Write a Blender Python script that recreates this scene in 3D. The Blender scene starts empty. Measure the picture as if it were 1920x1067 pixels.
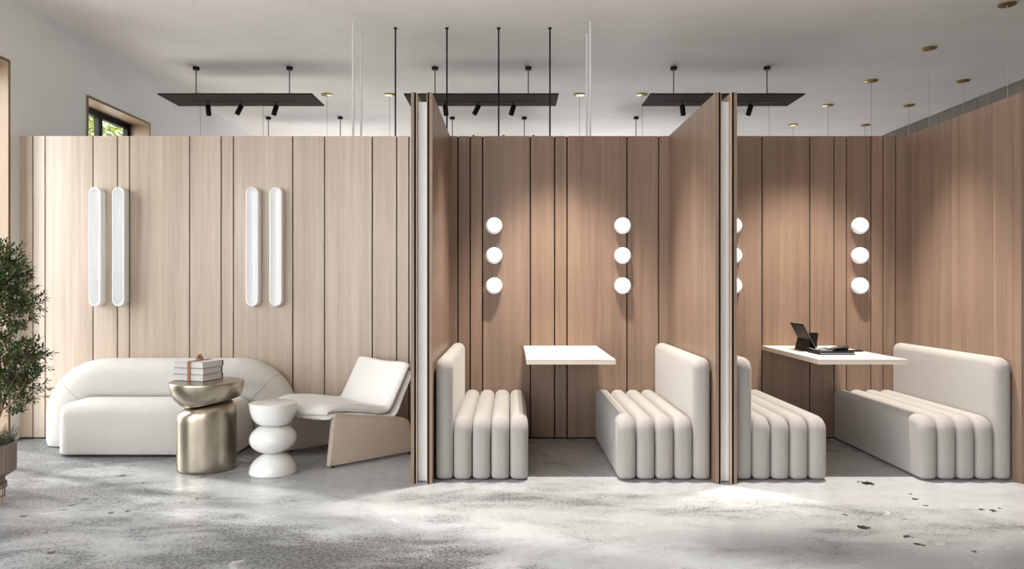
import bpy, bmesh, math, random
from mathutils import Vector, Matrix, Euler
random.seed(7)
PI = math.pi
C = bpy.context.scene.collection
sc = bpy.context.scene

F = 1400.0; CX = 957.0; CY = 533.5; H = 1.2435; CAMD = 6.034
def at(px, py, D):
    """a measured point of the place: pixel + its distance from the camera plane"""
    return Vector(((px-CX)/F*D, D-CAMD, H-(py-CY)/F*D))
def Y(D): return D-CAMD

# ------------------------------------------------------------------ materials
def nodes(name):
    m = bpy.data.materials.new(name); m.use_nodes = True
    nt = m.node_tree
    return m, nt, nt.nodes['Principled BSDF']
def N(nt, typ, **kw):
    n = nt.nodes.new(typ)
    for k, v in kw.items():
        if k in n.inputs.keys() if isinstance(k, str) else False: n.inputs[k].default_value = v
        else: setattr(n, k, v)
    return n
def ramp(nt, stops, interp='LINEAR'):
    r = nt.nodes.new('ShaderNodeValToRGB'); r.color_ramp.interpolation = interp
    while len(r.color_ramp.elements) < len(stops): r.color_ramp.elements.new(0.5)
    for e, (p, c) in zip(r.color_ramp.elements, stops):
        e.position = p; e.color = (*c, 1) if len(c) == 3 else c
    return r
def mapping(nt, scale, rot=(0, 0, 0), loc=(0, 0, 0), coord='Object'):
    tc = nt.nodes.new('ShaderNodeTexCoord'); mp = nt.nodes.new('ShaderNodeMapping')
    mp.inputs['Scale'].default_value = scale; mp.inputs['Rotation'].default_value = rot
    mp.inputs['Location'].default_value = loc
    nt.links.new(tc.outputs[coord], mp.inputs['Vector']); return mp.outputs['Vector']
def noise(nt, vec, scale, detail=4, rough=0.5, dist=0.0):
    n = nt.nodes.new('ShaderNodeTexNoise')
    n.inputs['Scale'].default_value = scale; n.inputs['Detail'].default_value = detail
    n.inputs['Roughness'].default_value = rough; n.inputs['Distortion'].default_value = dist
    nt.links.new(vec, n.inputs['Vector']); return n.outputs['Fac']
def mixc(nt, fac, a, b, mode='MIX'):
    n = nt.nodes.new('ShaderNodeMix'); n.data_type = 'RGBA'; n.blend_type = mode
    for i, v in ((0, fac), (6, a), (7, b)):
        if isinstance(v, (int, float)): n.inputs[i].default_value = v
        elif isinstance(v, tuple): n.inputs[i].default_value = (*v, 1)
        else: nt.links.new(v, n.inputs[i])
    return n.outputs[2]
def math_(nt, op, a, b=0.0, c=None):
    n = nt.nodes.new('ShaderNodeMath'); n.operation = op
    for i, v in enumerate((a, b) if c is None else (a, b, c)):
        if isinstance(v, (int, float)): n.inputs[i].default_value = v
        else: nt.links.new(v, n.inputs[i])
    return n.outputs[0]
def bump(nt, bs, h, strength=0.3, dist=0.01):
    b = nt.nodes.new('ShaderNodeBump'); b.inputs['Strength'].default_value = strength
    b.inputs['Distance'].default_value = dist
    nt.links.new(h, b.inputs['Height']); nt.links.new(b.outputs['Normal'], bs.inputs['Normal'])
def plain(name, col, rough=0.5, metal=0.0, spec=0.5, emit=None, es=0, var=0.06, vscale=6):
    m, nt, b = nodes(name)
    f = noise(nt, mapping(nt, (1, 1, 1)), vscale, 3)
    d = tuple(max(0, c*(1-var)) for c in col); l = tuple(min(1, c*(1+var)) for c in col)
    nt.links.new(mixc(nt, f, d, l), b.inputs['Base Color'])
    b.inputs['Roughness'].default_value = rough; b.inputs['Metallic'].default_value = metal
    b.inputs['Specular IOR Level'].default_value = spec
    if emit:
        b.inputs['Emission Color'].default_value = (*emit, 1); b.inputs['Emission Strength'].default_value = es
    return m

def wood(name, dark, light, per_board=0.5, spec=.45):
    m, nt, b = nodes(name)
    v = mapping(nt, (1, 1, 1))
    g = nt.nodes.new('ShaderNodeNewGeometry')
    off = nt.nodes.new('ShaderNodeVectorMath'); off.operation = 'MULTIPLY_ADD'
    comb = nt.nodes.new('ShaderNodeCombineXYZ')
    for i in range(3): nt.links.new(g.outputs['Random Per Island'], comb.inputs[i])
    off.inputs[1].default_value = (7, 5, 13)
    nt.links.new(comb.outputs[0], off.inputs[0]); nt.links.new(v, off.inputs[2])
    mp = nt.nodes.new('ShaderNodeMapping'); mp.inputs['Scale'].default_value = (22, 22, 0.55)
    nt.links.new(off.outputs[0], mp.inputs['Vector'])
    mp2 = nt.nodes.new('ShaderNodeMapping'); mp2.inputs['Scale'].default_value = (110, 110, 2.6)
    nt.links.new(off.outputs[0], mp2.inputs['Vector'])
    n1 = noise(nt, mp.outputs[0], 1.0, 4, .6, .3); n2 = noise(nt, mp2.outputs[0], 1.0, 5, .65)
    mp3 = nt.nodes.new('ShaderNodeMapping'); mp3.inputs['Scale'].default_value = (5, 5, 0.2)
    nt.links.new(off.outputs[0], mp3.inputs['Vector'])
    n3 = noise(nt, mp3.outputs[0], 1.0, 2, .5)
    f = math_(nt, 'MULTIPLY_ADD', n1, .5, math_(nt, 'MULTIPLY', n2, .35))
    f = math_(nt, 'MULTIPLY_ADD', n3, .35, f)
    f = math_(nt, 'MULTIPLY_ADD', g.outputs['Random Per Island'], .12*per_board, f)
    r = ramp(nt, [(.34, dark), (.82, light)]); nt.links.new(f, r.inputs[0])
    nt.links.new(r.outputs[0], b.inputs['Base Color'])
    b.inputs['Roughness'].default_value = .40; b.inputs['Specular IOR Level'].default_value = spec
    bump(nt, b, n2, .12, .002)
    return m

def fabric(name, col, kind='weave', var=.08):
    m, nt, b = nodes(name)
    v = mapping(nt, (1, 1, 1))
    if kind == 'boucle':
        vo = nt.nodes.new('ShaderNodeTexVoronoi'); vo.inputs['Scale'].default_value = 150
        nt.links.new(v, vo.inputs['Vector'])
        h = math_(nt, 'MULTIPLY_ADD', noise(nt, v, 230, 3, .6), .8, vo.outputs['Distance'])
        c = noise(nt, v, 120, 3, .6)
        nt.links.new(mixc(nt, c, tuple(x*(1-var) for x in col), tuple(min(1, x*(1+var)) for x in col)), b.inputs['Base Color'])
        bump(nt, b, h, .75, .006)
    else:
        w1 = noise(nt, mapping(nt, (900, 900, 120)), 1, 2, .6); w2 = noise(nt, mapping(nt, (120, 120, 900)), 1, 2, .6)
        h = math_(nt, 'ADD', w1, w2)
        c = math_(nt, 'MULTIPLY_ADD', h, .35, math_(nt, 'MULTIPLY', noise(nt, v, 9, 3), .3))
        nt.links.new(mixc(nt, c, tuple(x*(1-var) for x in col), tuple(min(1, x*(1+var)) for x in col)), b.inputs['Base Color'])
        bump(nt, b, h, .25, .002)
    b.inputs['Roughness'].default_value = .92; b.inputs['Specular IOR Level'].default_value = .15
    b.inputs['Sheen Weight'].default_value = .25; b.inputs['Sheen Roughness'].default_value = .5
    return m

def floor_mat():
    m, nt, b = nodes('polished_concrete')
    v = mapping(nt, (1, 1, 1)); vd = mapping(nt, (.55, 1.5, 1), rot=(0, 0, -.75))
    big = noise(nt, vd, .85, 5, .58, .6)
    mid = noise(nt, mapping(nt, (1, 1.6, 1), loc=(4, 9, 0)), 2.6, 6, .65, .4)
    fine = noise(nt, v, 60, 6, .75); grit = noise(nt, v, 140, 3, .7)
    base = mixc(nt, mid, FL_D, FL_L)
    # dark weathered areas, plus painted plant and pier shade towards the left
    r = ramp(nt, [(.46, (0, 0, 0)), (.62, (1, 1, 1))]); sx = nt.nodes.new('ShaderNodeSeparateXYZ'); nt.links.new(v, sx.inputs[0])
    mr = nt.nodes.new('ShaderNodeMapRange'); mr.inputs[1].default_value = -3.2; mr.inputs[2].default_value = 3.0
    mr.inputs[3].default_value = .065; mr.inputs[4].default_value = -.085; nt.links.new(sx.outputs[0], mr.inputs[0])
    wear_and_shade = math_(nt, 'ADD', mr.outputs[0], math_(nt, 'MULTIPLY_ADD', mid, .45, math_(nt, 'MULTIPLY', big, .6)))
    nt.links.new(wear_and_shade, r.inputs[0])
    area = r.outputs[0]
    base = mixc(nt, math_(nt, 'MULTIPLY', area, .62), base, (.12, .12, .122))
    # grit speckle, denser inside the weathered and shaded areas
    thr = math_(nt, 'MULTIPLY_ADD', area, -.13, .635)
    sp = math_(nt, 'GREATER_THAN', fine, thr)
    base = mixc(nt, math_(nt, 'MULTIPLY', sp, .85), base, (.05, .05, .05))
    thr2 = math_(nt, 'MULTIPLY_ADD', area, -.12, .65)
    base = mixc(nt, math_(nt, 'MULTIPLY', math_(nt, 'GREATER_THAN', grit, thr2), .7), base, (.09, .088, .085))
    # pale worn flecks
    vo = nt.nodes.new('ShaderNodeTexVoronoi'); vo.inputs['Scale'].default_value = 2.3
    wv = nt.nodes.new('ShaderNodeVectorMath'); wv.operation = 'MULTIPLY_ADD'
    wn = nt.nodes.new('ShaderNodeTexNoise'); wn.inputs['Scale'].default_value = 9; nt.links.new(v, wn.inputs['Vector'])
    wv.inputs[1].default_value = (.22, .22, .22); nt.links.new(wn.outputs['Color'], wv.inputs[0]); nt.links.new(v, wv.inputs[2])
    nt.links.new(wv.outputs[0], vo.inputs['Vector'])
    pale = math_(nt, 'LESS_THAN', vo.outputs['Distance'], .062)
    base = mixc(nt, math_(nt, 'MULTIPLY', pale, .55), base, (.60, .60, .585))
    # dark pits
    tc = nt.nodes.new('ShaderNodeTexCoord')
    pit = None
    pits = [(1618, 989, .034), (1701, 1006, .022), (1724, 1021, .026), (1825, 1034, .014), (1717, 936, .022), (1736, 948, .014),
            (1707, 926, .012), (1841, 955, .02), (1862, 957, .025), (1873, 953, .014), (1584, 965, .012), (118, 956, .018), (136, 947, .025), (207, 962, .022),
            (160, 936, .022), (180, 928, .02), (85, 999, .016), (240, 958, .02), (45, 968, .022), (370, 935, .014), (1626, 906, .05), (230, 892, .03),
            (96, 1036, .025), (268, 905, .012)]
    nd = nt.nodes.new('ShaderNodeTexNoise'); nd.inputs['Scale'].default_value = 45; nd.inputs['Detail'].default_value = 4
    nt.links.new(v, nd.inputs['Vector'])
    ragged = math_(nt, 'MULTIPLY_ADD', nd.outputs['Fac'], 2.4, -.55)
    for px, py, rad in pits:
        D = H*F/(py-CY); p = ((px-CX)/F*D, D-CAMD, 0)
        vm = nt.nodes.new('ShaderNodeVectorMath'); vm.operation = 'DISTANCE'; vm.inputs[1].default_value = p
        nt.links.new(tc.outputs['Object'], vm.inputs[0])
        t = math_(nt, 'LESS_THAN', math_(nt, 'MULTIPLY', vm.outputs['Value'], ragged), rad*.5)
        t = math_(nt, 'MULTIPLY', t, math_(nt, 'LESS_THAN', vm.outputs['Value'], rad*1.35))
        pit = t if pit is None else math_(nt, 'MAXIMUM', pit, t)
    base = mixc(nt, math_(nt, 'MULTIPLY', pit, 1.0), base, (.012, .011, .01))
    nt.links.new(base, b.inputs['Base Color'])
    rr = math_(nt, 'MULTIPLY_ADD', mid, .25, .12); rr = math_(nt, 'MULTIPLY_ADD', area, .22, rr)
    nt.links.new(rr, b.inputs['Roughness']); b.inputs['Specular IOR Level'].default_value = .45
    hh = math_(nt, 'MULTIPLY_ADD', sp, -.5, math_(nt, 'MULTIPLY', fine, .4)); hh = math_(nt, 'MULTIPLY_ADD', pit, -1.5, hh)
    bump(nt, b, hh, .12, .003)
    return m

FL_D = (.34, .35, .36); FL_L = (.555, .575, .59)
M = {}
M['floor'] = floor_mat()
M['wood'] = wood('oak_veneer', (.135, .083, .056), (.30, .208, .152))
M['wood_lit'] = wood('lit_oak_veneer', (.30, .218, .155), (.60, .495, .395), .5, 1.0)  # same oak as the booths, colour lightened to stand for window light
M['wood_plain'] = wood('oak_veneer_board', (.135, .083, .056), (.30, .208, .152), .0)
M['wood_edge'] = plain('oak_edge', (.50, .36, .26), .5, var=.08, vscale=20)
M['casing'] = wood('window_oak', (.20, .13, .08), (.34, .24, .155))
M['casing_edge'] = plain('oiled_oak_edge', (.17, .09, .045), .5)
M['black_edge'] = plain('black_edge_band', (.004, .004, .004), .6, spec=.08)
M['gap'] = plain('dark_joint', (.004, .003, .002), .9, spec=.02)
M['core'] = plain('white_core', (.72, .73, .74), .35)
M['plaster'] = plain('white_plaster', (.74, .725, .70), .85, var=.03, vscale=2)
M['black'] = plain('black_metal', (.007, .0065, .006), .5, spec=.15)
M['bronze'] = plain('dark_bronze_sheet', (.040, .029, .023), .8, spec=.06)
M['steel'] = plain('grey_cable', (.10, .09, .08), .4, metal=.6)
M['gold'] = plain('brass_disc', (.40, .25, .09), .35, metal=1)
M['wire'] = plain('pale_wire', (.45, .41, .36), .5)
M['white_metal'] = plain('white_paint', (.78, .78, .78), .45)
M['boucle'] = fabric('cream_boucle', (.80, .775, .73), 'boucle')
M['shell'] = fabric('tan_boucle', (.50, .415, .33), 'boucle', .12)
M['seatfab'] = fabric('white_boucle', (.84, .82, .785), 'boucle', .04)
M['seam'] = plain('seam_thread', (.55, .52, .47), .9)
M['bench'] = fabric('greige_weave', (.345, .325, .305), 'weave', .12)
M['marble'] = plain('white_gloss', (.72, .715, .695), .12, spec=.6, var=.015, vscale=8)
M['paper'] = None
M['shell_paper'] = plain('white_cover', (.80, .79, .78), .4, var=.01)
M['spine'] = plain('dark_spine', (.01, .01, .011), .5, spec=.2)
M['leather'] = plain('tan_leather', (.36, .17, .075), .6, var=.2, vscale=40)
M['leaf'] = plain('green_leaf', (.05, .085, .022), .38, var=.6, vscale=14)
M['leaf2'] = plain('grass_leaf', (.07, .09, .04), .5, var=.5, vscale=20)
M['tree_leaf'] = plain('sunny_leaf', (.15, .18, .025), .5, var=.6, vscale=3)
M['bark'] = plain('brown_bark', (.24, .15, .10), .8, var=.3, vscale=25)
M['pot'] = plain('taupe_ceramic', (.30, .24, .205), .6, var=.04)
M['soil'] = plain('dark_soil', (.03, .022, .016), .95, var=.5, vscale=60)
M['grey_plastic'] = plain('grey_keys', (.30, .30, .31), .5)
M['ext'] = plain('pale_render', (.30, .30, .31), .9)
M['lawn'] = plain('outdoor_paving', (.42, .41, .38), .95, var=.2)
M['bar'] = plain('downlight_trim', (.7, .69, .67), .4)

def concrete(name, a, bcol, board=False):
    m, nt, b = nodes(name)
    v = mapping(nt, (1, 1, 1)); f = noise(nt, v, 1.6, 6, .62, .5); g = noise(nt, v, 22, 5, .7)
    r = ramp(nt, [(.3, a), (.7, bcol)]); nt.links.new(math_(nt, 'MULTIPLY_ADD', g, .3, math_(nt, 'MULTIPLY', f, .72)), r.inputs[0])
    col = r.outputs[0]
    if board:
        w = nt.nodes.new('ShaderNodeTexWave'); w.bands_direction = 'Y'; w.inputs['Scale'].default_value = 1.15
        w.inputs['Distortion'].default_value = .15
        nt.links.new(mapping(nt, (1, 1, 1)), w.inputs['Vector'])
        ln = math_(nt, 'GREATER_THAN', w.outputs['Fac'], .985)
        col = mixc(nt, math_(nt, 'MULTIPLY', ln, .45), col, (.08, .07, .06))
    nt.links.new(col, b.inputs['Base Color']); b.inputs['Roughness'].default_value = .88
    bump(nt, b, g, .15, .004)
    return m
M['ceiling'] = concrete('painted_concrete', (.74, .69, .64), (.84, .795, .745))
M['wall_conc'] = concrete('grey_concrete', (.13, .115, .098), (.21, .19, .165), True)

def pages_mat():
    m, nt, b = nodes('page_block')
    n = noise(nt, mapping(nt, (2, 2, 420)), 1, 2, .6)
    r = ramp(nt, [(.3, (.55, .55, .55)), (.6, (.86, .855, .84))]); nt.links.new(n, r.inputs[0])
    nt.links.new(r.outputs[0], b.inputs['Base Color']); b.inputs['Roughness'].default_value = .9
    return m
M['paper'] = pages_mat()
def brass():
    m, nt, b = nodes('brushed_brass')
    n = noise(nt, mapping(nt, (1, 1, 1)), 5, 2, .5); n2 = noise(nt, mapping(nt, (60, 60, 3)), 1, 4, .6)
    nt.links.new(mixc(nt, n, (.36, .31, .24), (.52, .465, .375)), b.inputs['Base Color'])
    b.inputs['Metallic'].default_value = 1
    nt.links.new(math_(nt, 'MULTIPLY_ADD', n, .10, .27), b.inputs['Roughness'])
    return m
M['brass'] = brass()
def glass():
    m = bpy.data.materials.new('clear_glass'); m.use_nodes = True; nt = m.node_tree
    nt.nodes.clear(); o = nt.nodes.new('ShaderNodeOutputMaterial')
    t = nt.nodes.new('ShaderNodeBsdfTransparent'); t.inputs[0].default_value = (.97, .98, .98, 1)
    g = nt.nodes.new('ShaderNodeBsdfGlossy'); g.inputs['Roughness'].default_value = .02
    fw = nt.nodes.new('ShaderNodeLayerWeight'); fw.inputs[0].default_value = .5
    fr = nt.nodes.new('ShaderNodeMath'); fr.operation = 'MULTIPLY_ADD'; fr.inputs[1].default_value = .5; fr.inputs[2].default_value = .04
    pw = nt.nodes.new('ShaderNodeMath'); pw.operation = 'POWER'; pw.inputs[1].default_value = 4
    nt.links.new(fw.outputs['Facing'], pw.inputs[0]); nt.links.new(pw.outputs[0], fr.inputs[0])
    mx = nt.nodes.new('ShaderNodeMixShader')
    nt.links.new(fr.outputs[0], mx.inputs[0]); nt.links.new(t.outputs[0], mx.inputs[1]); nt.links.new(g.outputs[0], mx.inputs[2])
    nt.links.new(mx.outputs[0], o.inputs[0]); return m
M['glass'] = glass()
def opal(name, es, col=(.92, .95, 1)):
    return plain(name, (.85, .86, .87), .3, emit=col, es=es, var=.01)
M['opal'] = opal('opal_glow', 1.6)
M['opal_rim'] = opal('opal_rim', .18)
M['lampwhite'] = plain('white_lacquer', (.86, .87, .87), .3, var=.01)
M['opal_soft'] = opal('soft_glow', .10)

# ------------------------------------------------------------------ mesh helpers
def obj(name, bm, mat, parent=None, smooth=False, angle=40):
    me = bpy.data.meshes.new(name)
    bmesh.ops.recalc_face_normals(bm, faces=bm.faces[:])
    bm.to_mesh(me); bm.free()
    o = bpy.data.objects.new(name, me); C.objects.link(o)
    me.materials.append(M[mat] if isinstance(mat, str) else mat)
    if smooth:
        for p in me.polygons: p.use_smooth = True
        me.set_sharp_from_angle(angle=math.radians(angle))
    if parent: o.parent = parent
    return o
def thing(name, label, cat, loc=(0, 0, 0), rz=0, group=None):
    o = bpy.data.objects.new(name, None); C.objects.link(o)
    o.empty_display_size = .1
    o.location = loc; o.rotation_euler = (0, 0, rz); o['label'] = label; o['category'] = cat
    if group: o['group'] = group
    return o
def tag(o, label, cat, group=None):
    o['label'] = label; o['category'] = cat
    if group: o['group'] = group
    return o
def struct(o): o['kind'] = 'structure'; return o
def dup(root, loc=None, label=None, group=None, rz=None):
    def cp(o, par):
        c = o.copy(); C.objects.link(c); c.parent = par
        for ch in [x for x in bpy.data.objects if x.parent == o and x is not c]: kids.append((ch, c))
        return c
    kids = []
    r = cp(root, None)
    while kids:
        ch, p = kids.pop(0); cp(ch, p)
    if loc is not None: r.location = loc
    if rz is not None: r.rotation_euler = (0, 0, rz)
    if label: r['label'] = label
    if group: r['group'] = group
    return r
def B(): return bmesh.new()
def box(bm, x0, x1, y0, y1, z0, z1, bev=0, seg=2):
    t = B() if bev else bm
    vs = [t.verts.new((x, y, z)) for x in (x0, x1) for y in (y0, y1) for z in (z0, z1)]
    for f in ((0, 1, 3, 2), (4, 6, 7, 5), (0, 4, 5, 1), (2, 3, 7, 6), (0, 2, 6, 4), (1, 5, 7, 3)):
        t.faces.new([vs[i] for i in f])
    if bev:
        bmesh.ops.bevel(t, geom=t.edges[:], offset=bev, segments=seg, profile=.5, affect='EDGES')
        merge(bm, t)
    return bm
def merge(bm, t):
    me = bpy.data.meshes.new('tmp'); t.to_mesh(me); t.free(); bm.from_mesh(me); bpy.data.meshes.remove(me)
def cyl(bm, p0, p1, r, n=16, r1=None):
    p0 = Vector(p0); p1 = Vector(p1); d = (p1-p0).normalized()
    a = d.orthogonal().normalized(); b2 = d.cross(a); r1 = r if r1 is None else r1
    A = [bm.verts.new(p0+(a*math.cos(t)+b2*math.sin(t))*r) for t in [2*PI*i/n for i in range(n)]]
    Bv = [bm.verts.new(p1+(a*math.cos(t)+b2*math.sin(t))*r1) for t in [2*PI*i/n for i in range(n)]]
    for i in range(n): bm.faces.new((A[i], A[(i+1) % n], Bv[(i+1) % n], Bv[i]))
    bm.faces.new(A[::-1]); bm.faces.new(Bv)
    return bm
def lathe(bm, prof, n=48, c=(0, 0, 0), deform=None):
    rings = []
    for r, z in prof:
        if r < 1e-6: rings.append([bm.verts.new((c[0], c[1], c[2]+z))])
        else: rings.append([bm.verts.new((c[0]+r*math.cos(2*PI*i/n), c[1]+r*math.sin(2*PI*i/n), c[2]+z)) for i in range(n)])
    for a, b2 in zip(rings, rings[1:]):
        for i in range(n):
            q = [a[i % len(a)], a[(i+1) % len(a)], b2[(i+1) % len(b2)], b2[i % len(b2)]]
            q = [v for k, v in enumerate(q) if v not in q[:k]]
            if len(q) > 2: bm.faces.new(q)
    if deform:
        for v in bm.verts: v.co = deform(v.co)
    return bm
def tube(bm, pts, radii, n=8):
    pts = [Vector(p) for p in pts]
    if isinstance(radii, (int, float)): radii = [radii]*len(pts)
    up = None; rings = []
    for i, p in enumerate(pts):
        d = (pts[min(i+1, len(pts)-1)]-pts[max(i-1, 0)]).normalized()
        if up is None: up = d.orthogonal().normalized()
        up = (up-d*up.dot(d)).normalized(); s = d.cross(up)
        rings.append([bm.verts.new(p+(up*math.cos(2*PI*k/n)+s*math.sin(2*PI*k/n))*radii[i]) for k in range(n)])
    for a, b2 in zip(rings, rings[1:]):
        for k in range(n): bm.faces.new((a[k], a[(k+1) % n], b2[(k+1) % n], b2[k]))
    bm.faces.new(rings[0][::-1]); bm.faces.new(rings[-1]); return bm
def rrect(a0, a1, b0, b1, radii, n=6):
    """rounded rectangle outline, radii = (a1b0, a1b1, a0b1, a0b0)"""
    pts = []
    for (ca, cb, t0), r in zip(((a1, b0, -90), (a1, b1, 0), (a0, b1, 90), (a0, b0, 180)), radii):
        r = max(r, 1e-4)
        ax = ca - r if ca == a1 else ca + r; bx = cb + r if cb == b0 else cb - r
        for k in range(n+1):
            t = math.radians(t0+90*k/n); pts.append((ax+r*math.cos(t), bx+r*math.sin(t)))
    return pts
def pillow(bm, x0, x1, y0, y1, z0, z1, rr, r=.05, seg=7):
    """upholstered slab: outline in YZ with corner radii rr, rounded over at both X sides"""
    offs = []
    for k in range(seg+1):
        t = PI/2*k/seg; offs.append((x0+r*(1-math.sin(t)) if False else x0+r*(1-math.cos(t)), r*(1-math.sin(t))))
    offs += [(x1-(x-x0), d) for x, d in reversed(offs)]
    rings = []
    for x, d in offs:
        o = rrect(y0+d*.8, y1-d*.8, z0+d*.45, z1-d, [max(q-d, .012) for q in rr], 7)
        rings.append([bm.verts.new((x, a, b2)) for a, b2 in o])
    n = len(rings[0])
    for A, B2 in zip(rings, rings[1:]):
        for k in range(n): bm.faces.new((A[k], A[(k+1) % n], B2[(k+1) % n], B2[k]))
    bm.faces.new(rings[0]); bm.faces.new(rings[-1][::-1]); return bm

# ------------------------------------------------------------------ the setting
XL = -3.966; XR = 5.73; ZC = H+2.3; DF = 13.2; DB = -5.5
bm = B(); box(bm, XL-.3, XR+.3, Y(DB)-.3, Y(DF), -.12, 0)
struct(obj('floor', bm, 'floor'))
bm = B(); box(bm, XL-.3, XR+.3, Y(DB)-.3, Y(DF)+.2, ZC, ZC+.2)
struct(obj('ceiling', bm, 'ceiling'))
bm = B(); box(bm, XR, XR+.25, Y(DB), Y(DF), 0, ZC-.012)
struct(obj('wall_right', bm, 'wall_conc'))
def fill_glazed(wname, n0, y0, y1, z0, z1, openings, ang):  # unseen wall whose windows are added to carry fill light
    bm = B(); box(bm, XL-.3, XR+.25, y0, y1, 0, z0); box(bm, XL-.3, XR+.25, y0, y1, z1, ZC)
    e = XL-.3
    for a, b_ in openings: box(bm, e, a, y0, y1, z0, z1); e = b_
    box(bm, e, XR+.25, y0, y1, z0, z1)
    struct(obj(wname, bm, 'plaster')); ym = (y0+y1)/2
    for i, (a, b_) in enumerate(openings):
        bm = B()
        for p in (a, (a+b_)/2-.03, b_-.06): box(bm, p, p+.06, ym-.03, ym+.03, z0, z1)
        box(bm, a, b_, ym-.029, ym+.029, z1-.06, z1-.001); box(bm, a, b_, ym-.029, ym+.029, z0+.001, z0+.06)
        struct(obj('window_%d' % (n0+i), bm, 'black'))  # added window, out of view, lets fill light in
        portal('portal', ((a+b_)/2, (y0 if ang > 0 else y1)-.01*(1 if ang > 0 else -1), (z0+z1)/2), (ang, 0, 0), b_-a, z1-z0)
def portal(name, loc, rot, sx, sy):
    l = bpy.data.lights.new(name, 'AREA'); l.shape = 'RECTANGLE'; l.size = sx; l.size_y = sy
    l.cycles.is_portal = True
    o = bpy.data.objects.new(name, l); C.objects.link(o); o.location = loc; o.rotation_euler = rot
fill_glazed('wall_rear', 11, Y(DF), Y(DF)+.2, .5, 2.9, [(-3.2, -1.9), (.9, 2.2), (4.7, 5.3)], -PI/2)  # hidden rear windows, added to brighten the far ceiling
WT = 3.015; XO = XL-.28
wins = [(9.29, 10.51), (6.99, 8.21), (4.95, 5.907), (1.75, 3.40), (.0, 1.65), (-1.75, -.1), (-3.5, -1.85), (-5.3, -3.6)]
bm = B(); e = DF
for d0, d1 in wins:
    box(bm, XO, XL, Y(d1), Y(e), 0, ZC); box(bm, XO, XL, Y(d0), Y(d1), WT, ZC); box(bm, XO, XL, Y(d0), Y(d1), 0, .03); e = d0
box(bm, XO, XL, Y(DB), Y(e), 0, ZC)
struct(obj('wall_left', bm, 'plaster'))
for i, (d0, d1) in enumerate(wins):
    w = thing('window_%d' % (i+1), 'tall window', 'window'); del w['label']; del w['category']; struct(w)
    y0, y1 = Y(d0), Y(d1); t = .018
    bm = B()
    box(bm, XO+.01, XL+.004, y0, y0+t, .03, WT); box(bm, XO+.01, XL+.004, y1-t, y1, .03, WT); box(bm, XO+.01, XL+.004, y0+t, y1-t, WT-t, WT)
    obj('casing', bm, 'casing', w)
    bm = B(); a = XL+.004; b_ = XL+.008
    box(bm, a, b_, y0-.004, y0+t, .03, WT+.004); box(bm, a, b_, y1-t, y1+.004, .03, WT+.004); box(bm, a, b_, y0+t, y1-t, WT-t, WT+.004)
    obj('casing_edge', bm, 'casing_edge', w)
    bm = B(); fx0, fx1 = XL-.255, XL-.205; q = .06; ym = (y0+y1)/2
    box(bm, fx0, fx1, y0+t, y0+t+q, .03, WT-t); box(bm, fx0, fx1, y1-t-q, y1-t, .03, WT-t)
    box(bm, fx0, fx1, y0+t+q, y1-t-q, WT-t-q, WT-t); box(bm, fx0, fx1, y0+t+q, y1-t-q, .03, .09)
    box(bm, fx0, fx1, ym-.035, ym+.035, .09, WT-t-q)
    obj('window_frame', bm, 'black', w)
    bm = B(); box(bm, XL-.233, XL-.227, y0+t+q, ym-.035, .09, WT-t-q); box(bm, XL-.233, XL-.227, ym+.035, y1-t-q, .09, WT-t-q)
    obj('pane', bm, 'glass', w)
    portal('portal', (XO-.01, (y0+y1)/2, WT/2), (0, -PI/2, 0), WT, y1-y0)
# unseen wall behind the camera, its window added for fill light
fill_glazed('wall_front', 14, Y(DB)-.25, Y(DB), 1.6, 3.3, [(-3.6, -.6)], PI/2)

# timber panelling across the back of the room
PT = 2.4435
def boards(bm, cuts, x_lo, x_hi, gap=.0095):
    e = x_lo
    for c in list(cuts)+[None]:
        hi = x_hi if c is None else c-gap/2
        box(bm, e, hi, 0, .03, 0, PT)
        if c is not None: e = c+gap/2
g1 = [61.7, 84.7, 174.5, 220, 242.8, 355.6, 414.7, 437.6, 549, 608.5, 698, 743.7, 766.7]
g2 = [858.8, 881.7, 904.9, 994.4, 1040, 1063.2, 1175.6, 1235]
g3 = [1316, 1339, 1428.7, 1518.3, 1563.7, 1587, 1632.7, 1655.6, 1679.2]
cu = lambda gs: [(g-CX)/232.0 for g in gs]
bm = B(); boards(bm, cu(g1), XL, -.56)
wb = struct(obj('wall_back', bm, 'wood_lit'))
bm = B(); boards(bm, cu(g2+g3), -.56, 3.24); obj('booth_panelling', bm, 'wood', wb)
bm = B(); box(bm, XL, 3.24, .031, .10, 0, PT-.001)
obj('joint_backing', bm, 'gap', wb)
bm = B(); box(bm, XL, 3.24, -.004, -.001, 0, .008); obj('shadow_gap', bm, 'gap', wb)

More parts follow.
